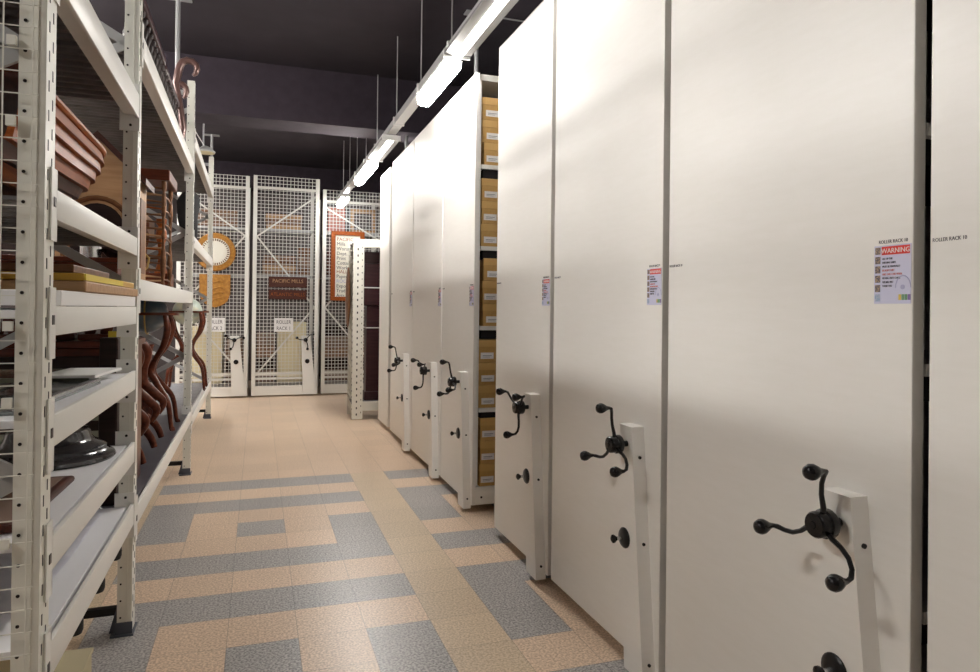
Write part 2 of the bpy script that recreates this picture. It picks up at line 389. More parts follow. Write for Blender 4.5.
# archive boxes in the open side of rack E
def archive_box(x, z, label, w=.30, h=.168, y=4.805, labelx=.085, labw=.10):
    t = thing('archive_box', label, 'box', (x, y, z), 0, 'yellow archive boxes on the open rack shelves')
    MB().box(.004, w - .004, .004, .36, 0, h - .05, .002).build('box_body', 'box', t)
    MB().box(0, w, 0, .364, h - .056, h - .002, .002).build('box_lid', 'boxlid', t)
    MB().box(labelx - labw / 2, labelx + labw / 2, .0015, .004, .026, .072).m(1).box(labelx - labw * .35, labelx + labw * .35, .0010, .0015, .048, .051).box(labelx - labw * .35, labelx + labw * .2, .0010, .0015, .038, .040).build('box_label', ['label', 'ink'], t)
ord_ = ['bottom', 'middle', 'top']; lev = ['lowest', 'second-lowest', 'centre', 'second-highest', 'highest']
for li, (z, x0) in enumerate(zip((.19, .77, 1.376, 1.967, 2.57), (1.562, 1.548, 1.575, 1.548, 1.556))):
    hh = .168
    for k in range(3):
        dx = random.uniform(-.006, .008) + (.018 if (li == 4 and k == 0) else 0)
        archive_box(x0 + dx, z - .0035 + k * (hh + .0005), 'yellow lidded archive box, %s of three on the %s shelf of the open rack' % (ord_[k], lev[li]), h=hh, labelx=random.uniform(.06, .08) if li in (2, 0) else random.uniform(.068, .09))

# ------------------------------------------------------------------ left storage racks (their own slight angle)
SA = R(.53)
SM = Matrix.Translation((-.515, 2.0, 0)) @ Matrix.Rotation(SA, 4, 'Z')
def SL(x, y, z): return tuple(SM @ Vector((x, y - 2.0, z)))
D = 1.05      # shelf depth
PW = .090; PX = .060
def post(mb, x, y, front=True, ztop=3.5):
    """perforated upright: x outer face (front at x), goes to x-PW; y..y+PW"""
    xs = (x - PX, x) if front else (x, x + PX)
    mb.m(0).box(xs[0], xs[1], y, y + .006, .01, ztop)                    # side face towards camera
    mb.box(xs[0], xs[1], y + PW - .006, y + PW, .01, ztop)
    xo = xs[1] if front else xs[0]
    mb.box(min(xo, xo - .005 if front else xo + .005), max(xo, xo - .005 if front else xo + .005), y + .006, y + PW - .006, .01, ztop)
    mb.box(xs[0] + .038, xs[0] + .042, y - .003, y, .01, ztop)           # rolled rib
    if front:
        mb.m(1)
        n = int((ztop - .1) / .076)
        for k in range(n):
            z = .08 + k * .076
            mb.lathe([(.0045, 0), (.0045, -.002)], (xs[0] + .014, y + .0005, z), 8, 'y')
            mb.box(x, x + .0012, y + .022, y + .028, z - .014, z + .014)
            mb.box(x, x + .0012, y + .056, y + .062, z + .020, z + .048)
def foot(mb, x, y):
    mb.m(2).box(x - .085, x + .010, y - .02, y + PW + .02, 0, .008)
    mb.prism([(x - .095, .006), (x - PX - .002, .006), (x - PX - .002, .13)], y + .02, y + .05, 'y')
    mb.box(x - PX - .006, x + .004, y - .006, y - .002, .008, .06)
def upright_frame(parent, y, zb=(0.3,), ztop=3.5, bracecol='postgrey', phase=0):
    f = MB(); post(f, 0, y, True, ztop); foot(f, 0, y); fr = f.build('upright_post', ['white2', 'screw', 'darksteel'], parent)
    r = MB(); post(r, -D, y, False, ztop); r.m(2).box(-D - .012, -D + .10, y - .02, y + PW + .02, 0, .008); r.build('upright_post', ['white2', 'screw', 'darksteel'], parent)
    b = MB(); z = .50; s = phase
    b.m(1).bar((-PX, y + PW / 2, .10), (-D + PX, y + PW / 2, .10), .03, .035); b.m(0)
    while z + .55 < ztop:
        xa, xb = (-PX + .005, -D + PX - .005) if s % 2 == 0 else (-D + PX - .005, -PX + .005)
        b.bar((xa, y + PW / 2, z), (xb, y + PW / 2, z + .55), .04, .014, up=(0, 1, 0))
        z += .55; s += 1
    b.bar((-PX, y + PW / 2, ztop - .1), (-D + PX, y + PW / 2, ztop - .1), .03, .035)
    b.build('frame_brace', [bracecol, 'blackmetal'], parent)
def beam_pair(parent, ya, yb, z0, z1, m='white'):
    for front in (True, False):
        mb = MB()
        def bx(a, b_, *r):
            if front: mb.box(a, b_, *r)
            else: mb.box(-D - b_, -D - a, *r)
        bx(-.010, .004, ya + .004, yb - .004, z0, z1, .002)
        bx(-.058, -.0105, ya + .01, yb - .01, z0 + .012, z1 - .034)
        for (p0, p1) in ((ya, ya + .006), (yb - .006, yb)): bx(-.075, .006, p0, p1, z0 - .06, z1 + .05)
        # connector plates on the post faces
        bx(.0015, .006, ya - .05, ya + .006, z0 - .06, z1 + .05); bx(.0015, .006, yb - .006, yb + .05, z0 - .06, z1 + .05)
        if front:
            mb.m(1)
            mb.box(.006, .008, ya - .03, ya - .012, z0 + .03, z0 + .055)
            for zz in (z0 - .035, z1 + .03): mb.lathe([(.006, 0), (.006, -.004)], (-.030, yb - .006, zz), 8, 'y')
        mb.build('shelf_beam', [m, 'screw'], parent)
def deck(parent, ya, yb, z, m='deck', name='shelf_deck'):
    """steel decking with ribs running front to back; z = top"""
    n = max(4, int((yb - ya) / .075)); p = []
    w = (yb - ya - .03) / n; y = ya + .015
    for k in range(n):
        p += [(y + k * w, z), (y + k * w + w * .72, z), (y + k * w + w * .78, z - .014), (y + k * w + w * .94, z - .014)]
    p.append((y + n * w, z))
    low = [(a, b_ - .012) for a, b_ in p[::-1]]
    mb = MB(); vs = p + low
    # build as strip of quads extruded along x
    X0_, X1_ = -D + .050, -.064
    top = [[mb.bm.verts.new((x, a, b_)) for a, b_ in p] for x in (X0_, X1_)]
    bot = [[mb.bm.verts.new((x, a, b_ - .010)) for a, b_ in p] for x in (X0_, X1_)]
    for i in range(len(p) - 1):
        mb.bm.faces.new((top[0][i], top[0][i + 1], top[1][i + 1], top[1][i])); mb.bm.faces.new((bot[0][i], bot[1][i], bot[1][i + 1], bot[0][i + 1]))
        for q in (0, 1): mb.bm.faces.new((top[q][i], bot[q][i], bot[q][i + 1], top[q][i + 1]))
    for i in (0, len(p) - 1): mb.bm.faces.new((top[0][i], bot[0][i], bot[1][i], top[1][i]))
    mb.box(X1_ - .004, X1_ + .001, ya + .015, yb - .015, z - .020, z - .002)
    mb.build(name, m, parent)
def flatdeck(parent, ya, yb, z, m='deckwhite'):
    MB().box(-D + .050, -.026, ya + .012, yb - .012, z - .022, z, .002).build('shelf_deck', m, parent)
def stor(label): 
    return thing('storage_shelving', label, 'shelving', SL(0, 2.0, 0), SA, 'white steel shelving bays on the left')
Yp = [2.00, 3.47, 6.60, 9.85]
def YY(y): return y - 2.0
# bay 1
b1 = stor('nearest white steel shelving bay at the left edge, six levels of wooden pieces and frames')
upright_frame(b1, YY(Yp[0]), phase=1); upright_frame(b1, YY(Yp[1]), phase=0)
ya, yb = YY(Yp[0] + PW), YY(Yp[1])
L1 = [(2.350, 2.455), (1.722, 1.802), (1.412, 1.490), (1.115, 1.200), (.785, .875), (.500, .595)]
for k, (z0, z1) in enumerate(L1):
    beam_pair(b1, ya, yb, z0, z1)
    if k == 0: deck(b1, ya, yb, z1 - .02, 'deck')
    elif k in (1,): deck(b1, ya, yb, z1 - .022, 'deck')
    else: flatdeck(b1, ya, yb, z1 - .011)
# mesh panel on the near end
mm = MB()
ym = YY(Yp[0]) - .012
for k in range(60):
    z = .06 + k * .056
    if z < 3.4: mm.bar((-.012, ym, z), (-D + .02, ym, z), .0026, .0026)
x = -.027
while x > -D: mm.bar((x, ym - .003, .05), (x, ym - .003, 1.42), .0030, .0030); mm.bar((x + (.004 if x < -.05 else 0), ym - .003, 1.425), (x + (.004 if x < -.05 else 0), ym - .003, 3.4), .0030, .0030); x -= .066
for z in (.35, .9, 1.25, 1.44, 1.95, 2.15, 2.6): mm.box(-.082, -.062, ym - .006, ym + .008, z - .012, z + .012)
mo = mm.build('mesh_panel', 'white2', b1); mo['label'] = 'welded wire mesh closing the end of the bay'
# bay 2
b2 = stor('middle white steel shelving bay holding floor globe and carved railing')
upright_frame(b2, YY(Yp[2]), phase=1)
ya2, yb2 = YY(Yp[1] + PW), YY(Yp[2])
for z0, z1 in ((2.665, 2.765), (1.52, 1.62), (.465, .56)):
    beam_pair(b2, ya2, yb2, z0, z1); (flatdeck(b2, ya2, yb2, z1 - .02, 'decksteel') if z0 < 1 else deck(b2, ya2, yb2, z1 - .02, 'deck'))
# bay 3
b3 = stor('farthest white steel shelving bay near the wire cages')
upright_frame(b3, YY(Yp[3]), phase=0)
ya3, yb3 = YY(Yp[2] + PW), YY(Yp[3])
for z0, z1 in ((2.94, 3.04), (2.03, 2.13), (.41, .50)):
    beam_pair(b3, ya3, yb3, z0, z1); deck(b3, ya3, yb3, z1 - .02, 'steel' if z0 < 1 else 'deck')

def sthing(name, label, cat, x, y, z, rz=0, group=None): return thing(name, label, cat, SL(x, y, z), SA + rz, group)

# --- boat on level 2 (z 1.79)
zd = L1[1][1] - .02
t = sthing('wooden_boat', 'varnished wooden boat hull lying behind the near upright, overlapping planks', 'boat', -.50, 2.2, zd)
def hull_half(y):      # y: 0..1.2 local (world y 2.2 .. 3.42)
    u = max(0, min(1, (y - .78) / .44)); return .425 * math.sqrt(max(0, 1 - u ** 3.2))
stations = [i / 22 * 1.23 - .02 for i in range(23)]
gun = [(1.0, .328), (.985, .289), (.955, .250), (.91, .211), (.85, .172), (.76, .132), (.63, .093), (.42, .065)]     # (half width factor, height) at full section
def section(y):
    rise = .06 * (max(0, y) / 1.2) ** 2.2
    hw = max(hull_half(y), .03); return [(f * hw, h + rise * (1 - h / .34)) for f, h in gun]
for k in range(len(gun) - 1):
    mb = MB(); rows = []
    for y in stations:
        sc = section(y); (w0, h0), (w1, h1) = sc[k], sc[k + 1]
        w1b = w1 - .012
        rows.append([(s_ * w, y, h) for s_ in (1,) for w, h in ((w0, h0), (w1 + .016, h1 - .010), (w1 - .004, h1 - .010), (w0 - .016, h0))])
    for sgn in (1, -1):
        vr = [[mb.bm.verts.new((sgn * a, b_, c)) for a, b_, c in r] for r in rows]
        for A, B in zip(vr, vr[1:]):
            for q in range(4): mb.bm.faces.new((A[q], A[(q + 1) % 4], B[(q + 1) % 4], B[q]))
        mb.bm.faces.new(vr[0]); mb.bm.faces.new(vr[-1][::-1])
    mb.build('hull_plank', ['orangewood', 'orangewood', 'orangewood', 'orangewood', 'boatdark', 'orangewood', 'boatdark'][k], t)
mb = MB(); path = [(hull_half(y) + .004 if hull_half(y) > .03 else .03, y, .333) for y in stations] 
path += [(-a, b_, c) for a, b_, c in path[::-1]]
mb.tube(path, .013, 8); mb.build('gunwale', 'orangewood', t)
mb = MB(); rr = []
for y in stations: w = max(hull_half(y), .03); rr.append([mb.bm.verts.new(v) for v in ((w - .004, y, .343), (w * .93, y, .385), (-w * .93, y, .385), (-w + .004, y, .343))])
for A, B in zip(rr, rr[1:]):
    for q in range(4): mb.bm.faces.new((A[q], A[(q + 1) % 4], B[(q + 1) % 4], B[q]))
mb.bm.faces.new(rr[0]); mb.bm.faces.new(rr[-1][::-1]); mb.build('boat_top', 'boatdark', t)
MB().box(-.30, .30, -.02, .04, 0, .075).box(-.26, .26, .70, .76, 0, .125).build('keel_block', 'palewood', t)

# small clutter near boat
o = MB().m(0).lathe([(.035, 0), (.045, .02), (.05, .06), (.035, .09), (.02, .11)], (0, 0, 0), 16).build('dark_pot', 'gloss', None, SL(-.16, 3.0, zd)); tag(o, 'small black pot on the white beam below the boat', 'pot')
o = MB().lathe([(.022, 0), (.030, .01), (.030, .05), (.015, .06), (.018, .075)], (0, 0, 0), 14).build('white_jar', 'label', None, SL(-.10, 3.25, zd)); tag(o, 'small white jar under the end of the boat', 'jar')
# pale gabled case in bay 2
t = sthing('wooden_case', 'pale wooden case with sloping top and arched opening, behind the boat', 'case', -.30, 4.22, 1.6015)
mb = MB(); mb.prism([(-.20, 0), (.20, 0), (.20, .60), (0, .80), (-.20, .60)], 0, .30, 'y'); mb.build('case_body', 'palewood', t)
MB().prism([(-.24, .565), (0, .80), (.24, .565), (.24, .60), (0, .84), (-.24, .60)], -.03, .33, 'y').build('sloping_roof', 'boatdark', t)
pts = [(.13 * math.cos(a), .32 + .13 * math.sin(a)) for a in [PI * q / 12 for q in range(13)]] + [(-.13, .06), (.13, .06)]
MB().prism(pts, -.004, 0, 'y').build('arched_opening', 'darkwood', t)
pts2 = [(.16 * math.cos(a), -.006, .32 + .16 * math.sin(a)) for a in [PI * q / 12 for q in range(13)]]
MB().tube([(.16, -.006, .05)] + pts2 + [(-.16, -.006, .05)], .014, 8).build('arch_moulding', 'midwood', t)
MB().box(.20, .205, .06, .24, .08, .5).build('side_panel', 'midwood', t)

# --- between level 3 (deck z 1.47) and level 2
zd = L1[2][1] - .02
def wbox(name, label, cat, x0, x1, y0, y1, z0, z1, m, bev=.003):
    o = MB().box(x0, x1, 0, y1 - y0, 0, z1 - z0, bev).build(name, m, None, SL(0, y0, z0)); o.rotation_euler = (0, 0, SA); return tag(o, label, cat)
t = sthing('framed_picture', 'stack-top gilt picture frame with bright yellow edge lying flat', 'picture frame', -.26, 2.42, 1.4915 + .0785, 0, 'flat frames on the shelf at eye level')
MB().box(-.27, .265, 0, .96, 0, .024, .003).m(1).box(-.20, .18, .07, .89, .024, .026).build('gilt_frame', ['gold', 'canvas'], t)
MB().box(.2655, .270, 0, .66, .002, .022).build('yellow_edge', 'yellow', t)
t = sthing('framed_picture', 'wooden picture frame lying flat under the yellow edged frame', 'picture frame', -.26, 2.40, 1.4915 + .044, 0, 'flat frames on the shelf at eye level')
MB().box(-.28, .275, 0, 1.02, 0, .033, .004).build('wooden_frame', 'palewood', t)
wbox('white_board', 'thick white board under the flat picture frames at eye level', 'board', -.55, .008, 2.14, 3.40, 1.4915, 1.4915 + .043, 'label')
wbox('wooden_board', 'thin brown board on top of the flat gilt frames', 'board', -.45, -.03, 2.45, 3.02, 1.4915 + .1055, 1.4915 + .130, 'midwood')
zc = 1.6015
t = sthing('wooden_chest', 'long low red-brown wooden chest behind the second upright, at eye level', 'chest', -.52, 3.74, zc)
MB().box(-.40, .40, 0, .34, 0, .10, .004).build('chest_body', 'mahog', t); MB().box(-.405, .405, -.003, .343, .101, .125, .004).build('chest_lid', 'mahog', t)
MB().box(.04, .075, -.016, -.0035, .0, .20).build('upright_batten', 'midwood', t)
o = MB().lathe([(.048, 0), (.048, .115), (.045, .125), (.020, .125)], (0, 0, 0), 18).build('metal_canister', 'silver', None, SL(-.26, 3.86, zc + .1255)); tag(o, 'shiny silver canister standing on the red-brown chest', 'canister')
o = MB().lathe([(.02, 0), (.05, .012), (.075, .045), (.078, .048), (.070, .046), (.045, .018), (.01, .012)], (0, 0, 0), 22).build('metal_bowl', 'gloss', None, SL(-.20, 4.00, zc + .1255)); o.location = SL(-.145, 3.88, zc + .1255); tag(o, 'dark shallow bowl on the red-brown chest near the second upright', 'bowl')
t = sthing('glazed_cabinet', 'dark wooden cabinet with grey-green glass doors behind the second upright', 'cabinet', -.52, 3.86, .5415)
MB().box(-.44, .44, 0, .42, 0, .74, .005).box(-.455, .455, -.012, .432, .741, .775, .005).build('cabinet_body', 'mahog2', t)
for q in (-.22, .22):
    d_ = MB().box(q - .205, q + .205, -.011, -.001, .04, .70, .003).build('cabinet_door', 'darkwood', t)
    MB().box(q - .165, q + .165, -.014, -.0115, .10, .33).box(q - .165, q + .165, -.014, -.0115, .38, .64).build('door_glass', 'glassg', d_)
for k, (x, y, h, lb) in enumerate([(-.22, 3.98, .16, 'dark carved piece with tan paper tag on the glazed cabinet'), (-.46, 4.02, .14, 'dark carved piece at the back left of the glazed cabinet top'), (-.70, 4.00, .15, 'dark carved piece at the far left of the glazed cabinet top')]):
    t = sthing('carved_ornament', lb, 'carving', x, y, 1.3175, 0, 'dark carved pieces on the glazed cabinet')
    mb = MB(); mb.box(-.11, .11, -.04, .04, 0, .03, .006)
    for q in (-1, 0, 1): stube(mb, [(q * .07, 0, .03), (q * .075 + .02, -.01, h * .35), (q * .07 - .02, .01, h * .65), (q * .06, 0, h)], [.022, .030, .024, .014], 8)
    mb.build('carved_body', 'mahog2', t)
    if k == 0:
        s_t = MB().box(-.09, .05, -.046, -.044, .075, .095).build('paper_tag', 'palewood', t); s_t.rotation_euler = (0, R(6), 0); s_t['label'] = 'tan paper tag'
        s_t = MB().box(.03, .10, -.048, -.046, .012, .045).build('yellow_tag', 'yellow', t); s_t['label'] = 'yellow tag'

# --- level 4 (deck z 1.18): glass sheets in front, carved pieces behind
zd = L1[3][1] - .011
t = sthing('glass_panel', 'grey glass sheet with rounded corner lying over the shelf edge', 'glass sheet', -.30, 2.25, zd + .001, R(-3))
MB().box(-.26, .21, -.05, .76, 0, .010, .002).build('glass_sheet', 'glass', t); MB().box(.185, .212, -.05, .76, .0102, .022, .003).build('edge_strip', 'silver', t)
t = sthing('glass_panel', 'dark framed glass panel stacked over the grey sheet near the upright', 'glass sheet', -.40, 2.22, zd + .025, R(2))
MB().box(-.22, .16, 0, .50, 0, .014, .003).build('dark_frame', 'gloss', t); MB().box(-.17, .11, .05, .45, .0142, .017).build('glass_pane', 'glass', t)
wbox('glass_panel', 'green-grey glass plate at the far end of the fourth level', 'glass sheet', -.60, -.10, 3.04, 3.42, zd + .001, zd + .026, 'glassg', .002)
o = MB().box(-.14, .06, 0, .34, 0, .012, .003).build('white_board', 'label', None, SL(-.12, 2.96, zd + .0265)); o.rotation_euler = (0, 0, SA + R(-6)); 
o.location.z = zd + .0275; tag(o, 'thin white board resting on the green-grey glass plate', 'board')
# --- level 5 (deck z .855): turned base, flat brown panel, frames behind
zd = L1[4][1] - .011
o = MB().lathe([(0.238, 0.000), (0.243, 0.008), (0.238, 0.019), (0.216, 0.027), (0.206, 0.038), (0.208, 0.050), (0.192, 0.063), (0.166, 0.072), (0.152, 0.092), (0.147, 0.116), (0.136, 0.125), (0.100, 0.135), (0.040, 0.140)], (0, 0, 0), 56).build('round_stand', 'gloss', None, SL(-.275, 3.215, zd + .001)); tag(o, 'glossy black round stepped turned base on the fifth level', 'stand')
t = sthing('framed_picture', 'brown framed panel lying flat in front of the black turned base', 'picture frame', -.36, 2.20, zd + .001, R(-1))
MB().box(-.30, .26, 0, .60, 0, .022, .010).m(1).box(-.27, .23, .03, .57, .022, .0235).build('panel_body', ['boatdark', 'canvas'], t)
# --- level 6: paper sheets
zd = L1[5][1] - .011
mb = MB(); nx, ny = 10, 16; vs = {}
for a in range(nx + 1):
    for b_ in range(ny + 1):
        x = -.90 + a * .80 / nx; y = .16 + b_ * 1.26 / ny
        if b_ == 0 and a > 6: x -= .02 * (a - 6)
        z = zd + .004 + .008 * math.sin(a * 1.1 + b_ * .5) ** 2 + .004 * math.sin(b_ * 1.7)**2
        if a == nx: x += -.05 * math.exp(-((b_ - 1) / 3.0) ** 2)
        vs[a, b_] = mb.bm.verts.new((x, y, z))
for a in range(nx):
    for b_ in range(ny):
        f = mb.bm.faces.new((vs[a, b_], vs[a + 1, b_], vs[a + 1, b_ + 1], vs[a, b_ + 1])); f.smooth = True
r = bmesh.ops.solidify(mb.bm, geom=list(mb.bm.faces), thickness=.002)
o = mb.build('paper_sheet', 'paper', None, SL(0, 2.0, 0)); o.rotation_euler = (0, 0, SA); tag(o, 'large sheet of white paper covering the lowest shelf', 'paper')
# things below the lowest shelf: wheeled dolly + carton
for y in (2.62, 2.98, 3.34):
    MB().lathe([(.010, 0), (.010, -.095), (.022, -.10), (.027, -.115), (.027, -.145), (.022, -.16), (.012, -.165)], (-.050, YY(y), .552), 16).build('rubber_buffer', 'rubber', b1)
t = sthing('cardboard_box', 'plain tan cardboard box on the floor below the near shelving bay', 'box', -.16, 2.36, 0)
MB().box(-.42, .14, 0, .38, .001, .27, .003).build('carton_body', 'carton', t); MB().box(-.425, .145, -.003, .383, .271, .285, .002).build('carton_lid', 'carton', t)

# things on top of bay 1
zt1 = L1[0][1] - .02
t = sthing('carved_chair_arm', 'dark curled wooden arm piece above the nearest shelving bay', 'furniture part', -.55, 3.15, zt1)
MB().tube([(0, -.5, .03), (0, -.2, .04), (0, .02, .08), (0, .12, .15), (0, .10, .24), (0, .02, .26), (0, -.04, .21)], [.03, .03, .028, .026, .024, .022, .018], 10).build('curled_arm', 'scroll', t)
MB().box(-.04, .04, -.55, .1, 0, .03).build('arm_base', 'boatdark', t)
def baluster_prof(h, r=.022): return [(r * .9, 0), (r * .9, .05 * h), (r * .5, .09 * h), (r, .2 * h), (r * 1.15, .28 * h), (r * .7, .38 * h), (r * .45, .46 * h), (r * .8, .5 * h), (r * .45, .54 * h), (r * .6, .66 * h), (r, .76 * h), (r * .9, .84 * h), (r * .5, .9 * h), (r * .9, .94 * h), (r * .9, h)]
for k, (x, y, h, lb) in enumerate([(-.45, 3.30, .62, 'tall dark turned post standing on the nearest bay top, beside the curled arm'), (-.78, 2.85, .55, 'dark turned post at the back of the nearest bay top')]):
    o = MB().lathe(baluster_prof(h, .035), (0, 0, 0), 16).build('turned_post', 'darkwood', None, SL(x, y, zt1 + .001)); tag(o, lb, 'post')
wbox('wooden_crate', 'dark brown long crate on top of the nearest shelving bay', 'crate', -.95, -.60, 2.25, 2.75, zt1 + .001, zt1 + .30, 'darkwood')

# --- carved railing on top of bay 2
zt2 = 2.745
t = sthing('carved_railing', 'long dark railing of turned spindles on top of the middle bay', 'railing', -.10, 3.80, zt2 + .001)
MB().box(-.03, .03, 0, 2.72, 0, .035, .006).build('bottom_rail', 'darkwood', t)
MB().box(-.035, .035, -.02, 1.30, .375, .425, .010).box(-.03, .03, 1.34, 2.74, .365, .410, .010).build('top_rail', 'plum', t)
for k in range(24):
    MB().lathe([(r, h + .034) for r, h in baluster_prof(.342, .028)], (0, .06 + k * .113, 0), 10).build('spindle', 'darkwood', t)
for k, (y, dz, lb) in enumerate([(6.10, 0, 'larger curled horn-shaped scroll standing above the shelving post'), (6.36, -.12, 'smaller curled scroll just behind the larger one above the shelving post')]):
    t = sthing('scroll_bracket', lb, 'scroll ornament', (-.075, -.15)[k], y, zt2 + .001, R(-90), 'curled scrolls on the middle bay')
    mb = MB(); base = .40 + dz
    pts = [(0, 0, .02), (0, .03, .2), (0, 0, base), (0, -.03, base + .16), (0, -.01, base + .27)] + [(0, .065 - .065 * math.cos(a), base + .30 + .065 * math.sin(a)) for a in [R(q) for q in (10, 45, 80, 115, 150, 180, 215, 240)]]
    s_ = .8 if k else 1
    mb.tube([(p[0], p[1] * s_, p[2]) for p in pts], [.024, .028, .028, .029, .030] + [.030, .030, .029, .028, .026, .024, .020, .012], 10); mb.build('scroll_body', 'scroll', t)
    MB().box(-.06, .06, -.06, .06, 0, .02).build('scroll_foot', 'darkwood', t)
    if k == 0:
        s = MB().box(-.050, -.047, -.10, .0, base + .02, base + .14).build('paper_tag', 'label', t); s['label'] = 'white paper tag'

# --- bay 2 middle level (deck 1.60): stack of wooden chairs / rungs
zd = 1.60
t = sthing('spindle_rack', 'brown wooden rack of many thin turned rungs on the middle bay', 'wooden rack', -.36, 5.25, zd)
MB().box(-.33, .31, -.02, .50, .77, .845, .006).build('rack_top', 'mahog', t)
for (x, y) in ((.27, .03), (.27, .45), (-.30, .03), (-.30, .45), (.02, .03)):
    MB().lathe([(r, h) for r, h in baluster_prof(.77, .018)], (x, y, 0), 12).build('turned_leg', 'midwood', t)
for k in range(15):
    z = .05 + k * .048
    MB().tube([(-.30, .03, z), (-.14, .02, z + .008), (.02, .03, z), (.15, .02, z + .006), (.27, .03, z - .004)], [.005, .008, .006, .008, .005], 8).build('rung', ('midwood', 'palewood', 'orangewood')[k % 3 if k % 2 else 0], t)
for k in range(7):
    z = .08 + k * .098
    MB().tube([(.27, .03, z), (.275, .24, z + .004), (.27, .45, z)], [.005, .008, .005], 8).build('rung', 'midwood', t)
for k in range(9):
    z = .06 + k * .078
    MB().tube([(-.28, .10 + .06 * (k % 4), z), (.24, .12 + .07 * ((k + 2) % 4), z + .02)], .007, 8).build('rung', 'palewood' if k % 3 == 0 else 'midwood', t)
o = MB().lathe([(r, h) for r, h in baluster_prof(.62, .045)], (0, 0, 0), 18).build('turned_column', 'orangewood', None, SL(-.22, 6.30, zd + .001)); tag(o, 'orange-brown turned column beside the middle bay upright', 'column')
o = MB().lathe([(r, h) for r, h in baluster_prof(.60, .04)], (0, 0, 0), 18).build('turned_column', 'mahog', None, SL(-.36, 6.42, zd + .001)); tag(o, 'darker red turned column behind the orange-brown one', 'column')
t = sthing('candle_stand', 'small dark metal stand with curled brass arms on the middle bay', 'candle stand', -.22, 4.80, zd + .001)
MB().lathe([(.07, 0), (.06, .015), (.015, .03), (.012, .18), (.03, .20), (.012, .22)], (0, 0, 0), 16).build('stand_stem', 'blackmetal', t)
for a in (30, 150, 270, 90): 
    c, s_ = math.cos(R(a)), math.sin(R(a))
    MB().tube([(0, 0, .12), (.06 * c, .06 * s_, .10), (.10 * c, .10 * s_, .14), (.11 * c, .11 * s_, .20), (.08 * c, .08 * s_, .23)], [.006, .006, .007, .007, .005], 8).build('curled_arm', 'brass', t)
wbox('wooden_block', 'red-brown wooden block at the front of the middle bay before the orange column', 'block', -.28, -.10, 5.86, 6.10, zd + .001, zd + .15, 'mahog')
wbox('wooden_crate', 'dark crate in shadow at the back of the middle bay', 'crate', -.98, -.78, 4.7, 6.1, zd + .001, zd + .45, 'darkwood')

# --- bay 2 lowest level (deck .54): floor globe, S-legged pieces
zd = .54
def globe(label, x, y, R_, ring_z, ball, group, z=zd):
    t = sthing('floor_globe', label, 'globe', x, y, z, 0, group)
    b_ = MB().sphere((0, 0, ring_z), R_, n=32).build('globe_ball', ball, t)
    mb = MB().lathe([(R_ + .015, ring_z - .012), (R_ + .075, ring_z - .012), (R_ + .075, ring_z + .010), (R_ + .015, ring_z + .010)], (0, 0, 0), 36); mb.build('horizon_ring', 'mahog', t)
    for k in range(4):
        a = R(45 + 90 * k); c, s_ = math.cos(a), math.sin(a)
        prof = [(R_ + .05, ring_z - .01), (R_ + .075, ring_z - .12), (R_ + .03, ring_z - .25), (R_ - .06, ring_z - .36), (R_ - .10, ring_z - .46), (R_ - .02, ring_z - .56), (R_ + .09, ring_z - .68), (R_ + .13, .03), (R_ + .15, .015)]
        stube(MB(), [(r * c, r * s_, h) for r, h in prof], [.018, .028, .024, .020, .030, .024, .020, .016, .020]).build('scrolled_leg', 'mahog', t)
    MB().lathe([(.05, ring_z - .50), (.06, ring_z - .46), (.05, ring_z - .42), (.03, ring_z - .34), (.05, ring_z - .24)], (0, 0, 0), 16).build('stand_column', 'mahog', t)
    MB().tube([(0, (R_ + .025) * math.cos(a), ring_z + (R_ + .012) * math.sin(a)) for a in [2 * PI * q / 32 for q in range(32)]], .006, 6, closed=True).build('meridian_ring', 'brass', t)
globe('slate-blue library globe in a red-brown scrolled stand under the middle shelf', -.27, 5.95, .150, .895, 'blue', 'floor globes on the lowest shelves')
for k, (y, lb) in enumerate([(4.95, 'nearest dark red S-shaped scrolled support on the lowest middle shelf'), (5.32, 'second dark red S-shaped scrolled support, behind the nearest one'), (4.45, 'scrolled dark red support half hidden by the second upright')]):
    t = sthing('scrolled_support', lb, 'furniture part', -.23, y, zd + .001, R(-75), 'scrolled wooden supports on the lowest shelf')
    pts = [(0, -.10, .60), (0, -.06, .68), (0, .01, .69), (0, .045, .62), (0, .02, .52), (0, .02, .42), (0, .09, .34), (0, .15, .27), (0, .12, .19)]
    stube(MB(), pts, [.014, .022, .028, .030, .030, .034, .032, .026, .014], 12).build('scroll_upper', 'mahog', t)
    stube(MB(), [(0, -.16, .20), (0, -.06, .22), (0, .04, .18), (0, .11, .10), (0, .14, .022)], [.018, .026, .028, .024, .020], 12).build('curved_foot', 'mahog', t)
    MB().prism([(-.16, .18), (.08, .16), (.11, .32), (.0, .42), (-.13, .36)], -.014, .014, 'x').build('scroll_panel', 'mahog2', t)
    stube(MB(), [(0, -.16, .20), (0, -.19, .11), (0, -.17, .022)], [.018, .022, .020], 10).build('rear_foot', 'mahog', t)
    if k == 0:
        s = MB().box(.05, .052, .00, .13, .74, .78).build('paper_tag', 'label', t); s.rotation_euler = (R(12), 0, 0); s['label'] = 'white paper tag'
o = MB().box(-.04, .04, 0, .07, 0, .80, .008).build('dark_post', 'darkwood', None, SL(-.14, 3.66, zd + .001)); tag(o, 'dark square wooden post right behind the second upright', 'post')
wbox('wooden_board', 'dark flat board lying at the back of the lowest middle shelf', 'board', -.95, -.70, 4.4, 6.3, zd + .001, zd + .05, 'darkwood')
wbox('wooden_crate', 'dark crate standing behind the blue globe', 'crate', -.98, -.84, 5.0, 6.4, zd + .052, zd + .62, 'darkwood')

